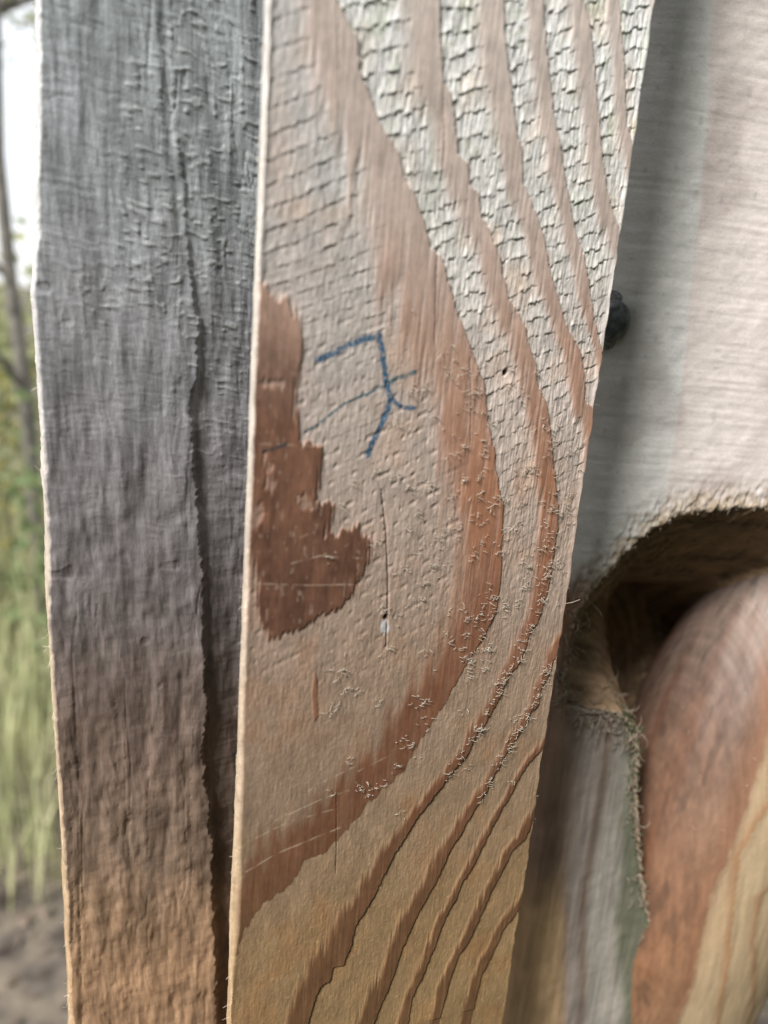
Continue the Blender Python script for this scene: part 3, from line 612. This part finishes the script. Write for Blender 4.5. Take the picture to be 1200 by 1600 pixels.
# ================================================================== BACKGROUND PLANTS
def bark(name, a, b): return noise_mat(name, a, b, 30, .9, bump=.01)
M_BARK = bark('bark', (.09, .085, .075), (.20, .185, .16)); M_LEAF = [noise_mat('leaf_green', (.10, .15, .06), (.20, .25, .11), 20, .6, transl=.4), noise_mat('leaf_pale', (.24, .28, .14), (.38, .38, .20), 20, .6, transl=.4), noise_mat('leaf_yellow', (.30, .27, .08), (.42, .36, .12), 20, .6, transl=.4)]
M_GRASS = noise_mat('dry_grass', (.34, .35, .20), (.62, .57, .38), 9, .7, (.44, .46, .25), transl=.35)
M_STEM = noise_mat('stem', (.14, .12, .07), (.24, .21, .12), 30, .8)
def leaf_cloud(name, pts, size, mat, parent, rg):
    n = len(pts); d = rg.normal(size=(n, 3)); d /= np.linalg.norm(d, axis=1)[:, None]
    e = np.cross(d, rg.normal(size=(n, 3))); e /= np.linalg.norm(e, axis=1)[:, None]
    s = size*rg.uniform(.6, 1.3, n)[:, None]; up = np.cross(d, e)*s*.12
    V = np.stack([pts, pts+d*s*.5+e*s*.28+up, pts+d*s, pts+d*s*.5-e*s*.28+up], 1).reshape(-1, 3)
    return mesh_obj(name, V, np.arange(4*n).reshape(-1, 4), mat, parent, smooth=False)
def plant(name, label, cat, group, x, y, h, r0, nl, leaf, mat, lean, seed, spread=.35, fork=.45, woody=True):
    rg = np.random.default_rng(seed); root = bpy.data.objects.new(name, None); COL.objects.link(root); root.location = (x, y, -.04)
    bpy.context.view_layer.update(); tag(root, label, cat, group)
    base = np.array([x, y, -.06])*1000; lines = []; tips = []
    def grow(p, d, L, r, lvl):
        n = 7; pts = [p]; q = p.copy(); dd = d.copy()
        for k in range(n):
            dd = dd+rg.normal(size=3)*(.04 if lvl == 0 else .12); dd /= np.linalg.norm(dd); q = q+dd*L/n; pts.append(q.copy())
        lines.append((np.array(pts), np.linspace(r, r*.45, n+1)))
        if lvl >= 1: tips.extend(pts[2:])
        if lvl < 3:
            for k in range(4 if lvl else 6):
                j = int(rg.uniform(fork, 1)*n); nd = dd+rg.normal(size=3)*.7*np.array([1, 1, .5])+np.array([0, 0, .25]); nd /= np.linalg.norm(nd)
                grow(pts[j], nd, L*rg.uniform(.35, .6), r*.42, lvl+1)
    d0 = np.array([lean[0], lean[1], 1.]); d0 /= np.linalg.norm(d0)
    grow(base, d0, h*650, r0*1000, 0)
    V, Fq = tubes(lines, 7 if woody else 4); mesh_obj('trunk' if woody else 'stem', V, Fq, M_BARK if woody else M_STEM, root)
    T = np.array(tips); pts = T[rg.integers(0, len(T), nl)]+rg.normal(size=(nl, 3))*spread*180
    leaf_cloud('crown' if woody else 'leaves', pts, leaf*1000, mat, root, rg)
    return root
plant('young_tree', 'slim forked young tree just beyond the dark board', 'tree', 'trees behind the fence', .115, 2.5, 3.6, .030, 260, .045, M_LEAF[1], (-.022, 0), 41, .5, .35)
plant('young_tree', 'taller leafy tree farther back among the scrub', 'tree', 'trees behind the fence', -.9, 5.2, 5.0, .06, 2600, .07, M_LEAF[0], (-.02, .03), 42, .8)
plant('young_tree', 'broad pale leaved tree deep in the scrub', 'tree', 'trees behind the fence', .9, 6.5, 5.5, .07, 2600, .07, M_LEAF[1], (.05, 0), 43, .8)
plant('shrub', 'pale green shrub right behind the dark board', 'shrub', 'shrubs behind the fence', .0, 3.1, 1.5, .012, 1500, .06, M_LEAF[1], (.02, 0), 51, .9, .1, False)
plant('shrub', 'darker green shrub on the litter behind the fence', 'shrub', 'shrubs behind the fence', .18, 2.2, .9, .010, 700, .06, M_LEAF[0], (-.1, 0), 52, .7, .1, False)
plant('shrub', 'yellowing shrub among dry grass behind the fence', 'shrub', 'shrubs behind the fence', -.35, 2.6, 1.2, .010, 900, .05, M_LEAF[2], (.05, .05), 53, .8, .1, False)
rg = np.random.default_rng(61)
n = 9500; bx = rg.uniform(-2.2, 2.2, n); by = 1.35+np.abs(rg.normal(size=n))*1.6
hh = rg.uniform(.25, 1.0, n)*np.interp(by, [1.3, 1.9, 3], [.35, .8, 1.15]); a = rg.uniform(0, 6.28, n); w = rg.uniform(.0018, .0045, n)
ln = rg.normal(size=(n, 2))*.16; bz = np.full(n, -.05)
B = []
for f, ww in ((0, 1), (.5, .8), (1, .05)):
    cx = bx+ln[:, 0]*hh*f*f; cy = by+ln[:, 1]*hh*f*f; cz = bz+hh*f*(1-.12*f)
    for s in (-1, 1): B.append(np.stack([cx+s*w*ww*np.cos(a), cy+s*w*ww*np.sin(a), cz], -1))
V = np.stack(B, 1).reshape(-1, 3)*1000; i6 = np.arange(n)[:, None]*6
Fq = np.concatenate([i6+np.array([0, 1, 3, 2]), i6+np.array([2, 3, 5, 4])])
tag(mesh_obj('dry_grass', V, Fq, M_GRASS, smooth=False), 'tall dry yellow green grass behind the fence', 'grass', kind='stuff')
# fallen leaves on the soil
n = 5200; px = np.stack([rg.uniform(-2, 2, n), rg.uniform(.5, 4, n), np.full(n, .0)], -1); px[:, 2] = hillground(px[:, 0], px[:, 1])*np.exp(-(px[:, 0]**2+px[:, 1]**2)/150)-.02
M_LITTER = noise_mat('fallen_leaf', (.07, .05, .04), (.17, .13, .10), 6, .85)
lit = leaf_cloud('fallen_leaves', px*1000, 34, M_LITTER, None, rg)
tag(lit, 'brown fallen leaves scattered on the dark soil', 'leaves', kind='stuff')
# tall evergreens added out of view in front of the fence, to darken the post gap
def sky_block_hedge(path, half, height, seed, label):
    rg = np.random.default_rng(seed); root = bpy.data.objects.new('sky_block_hedge', None); COL.objects.link(root); root.location = (*path[0], -.03); bpy.context.view_layer.update()
    A, B = np.array(path[0]), np.array(path[1]); d = (B-A)/np.linalg.norm(B-A); nrm = np.array([-d[1], d[0]])
    s = np.linspace(0, 1, 70); t = np.linspace(0, 2*math.pi, 60, endpoint=False)
    Sg, Tg = np.meshgrid(s, t, indexing='ij')
    taper = np.clip(np.sin(np.pi*np.clip(Sg, .0, 1.))*6, .02, 1)**.5
    rr = (1+.30*fbm(Sg*14, Tg*1.6, 501)+.16*noise(Sg*45, Tg*5, 502))*taper
    sgn = lambda v, p: np.sign(v)*np.abs(v)**p
    off = half*rr*sgn(np.cos(Tg), .6); zz = height/2+height/2*rr*sgn(np.sin(Tg), .6)*.98
    P3 = A+Sg[..., None]*(B-A)+off[..., None]*nrm
    V = np.concatenate([P3, zz[..., None]-.05], -1)
    mesh_obj('foliage_core', V.reshape(-1, 3)*1000, grid_faces(70, 60, True), noise_mat('sky_block_core', (.015, .022, .01), (.05, .065, .028), 25, .95, bump=.03), root)
    pts = V.reshape(-1, 3)[rg.integers(0, 70*60, 9000)]+rg.normal(size=(9000, 3))*.045
    leaf_cloud('leaves', pts*1000, 60, M_LEAF[0], root, rg)
    tag(root, label, 'sky_block_hedge', 'added sky-blocking hedges out of view')
sky_block_hedge(((.52, -.08), (.66, -1.5)), .20, 2.9, 71, 'added evergreen screen out of view beside the wooden post, blocking sky light from the right')
sky_block_hedge(((1.2, -1.75), (-2.6, -1.65)), .32, 3.0, 72, 'added long evergreen screen out of view facing the fence, blocking frontal sky light')
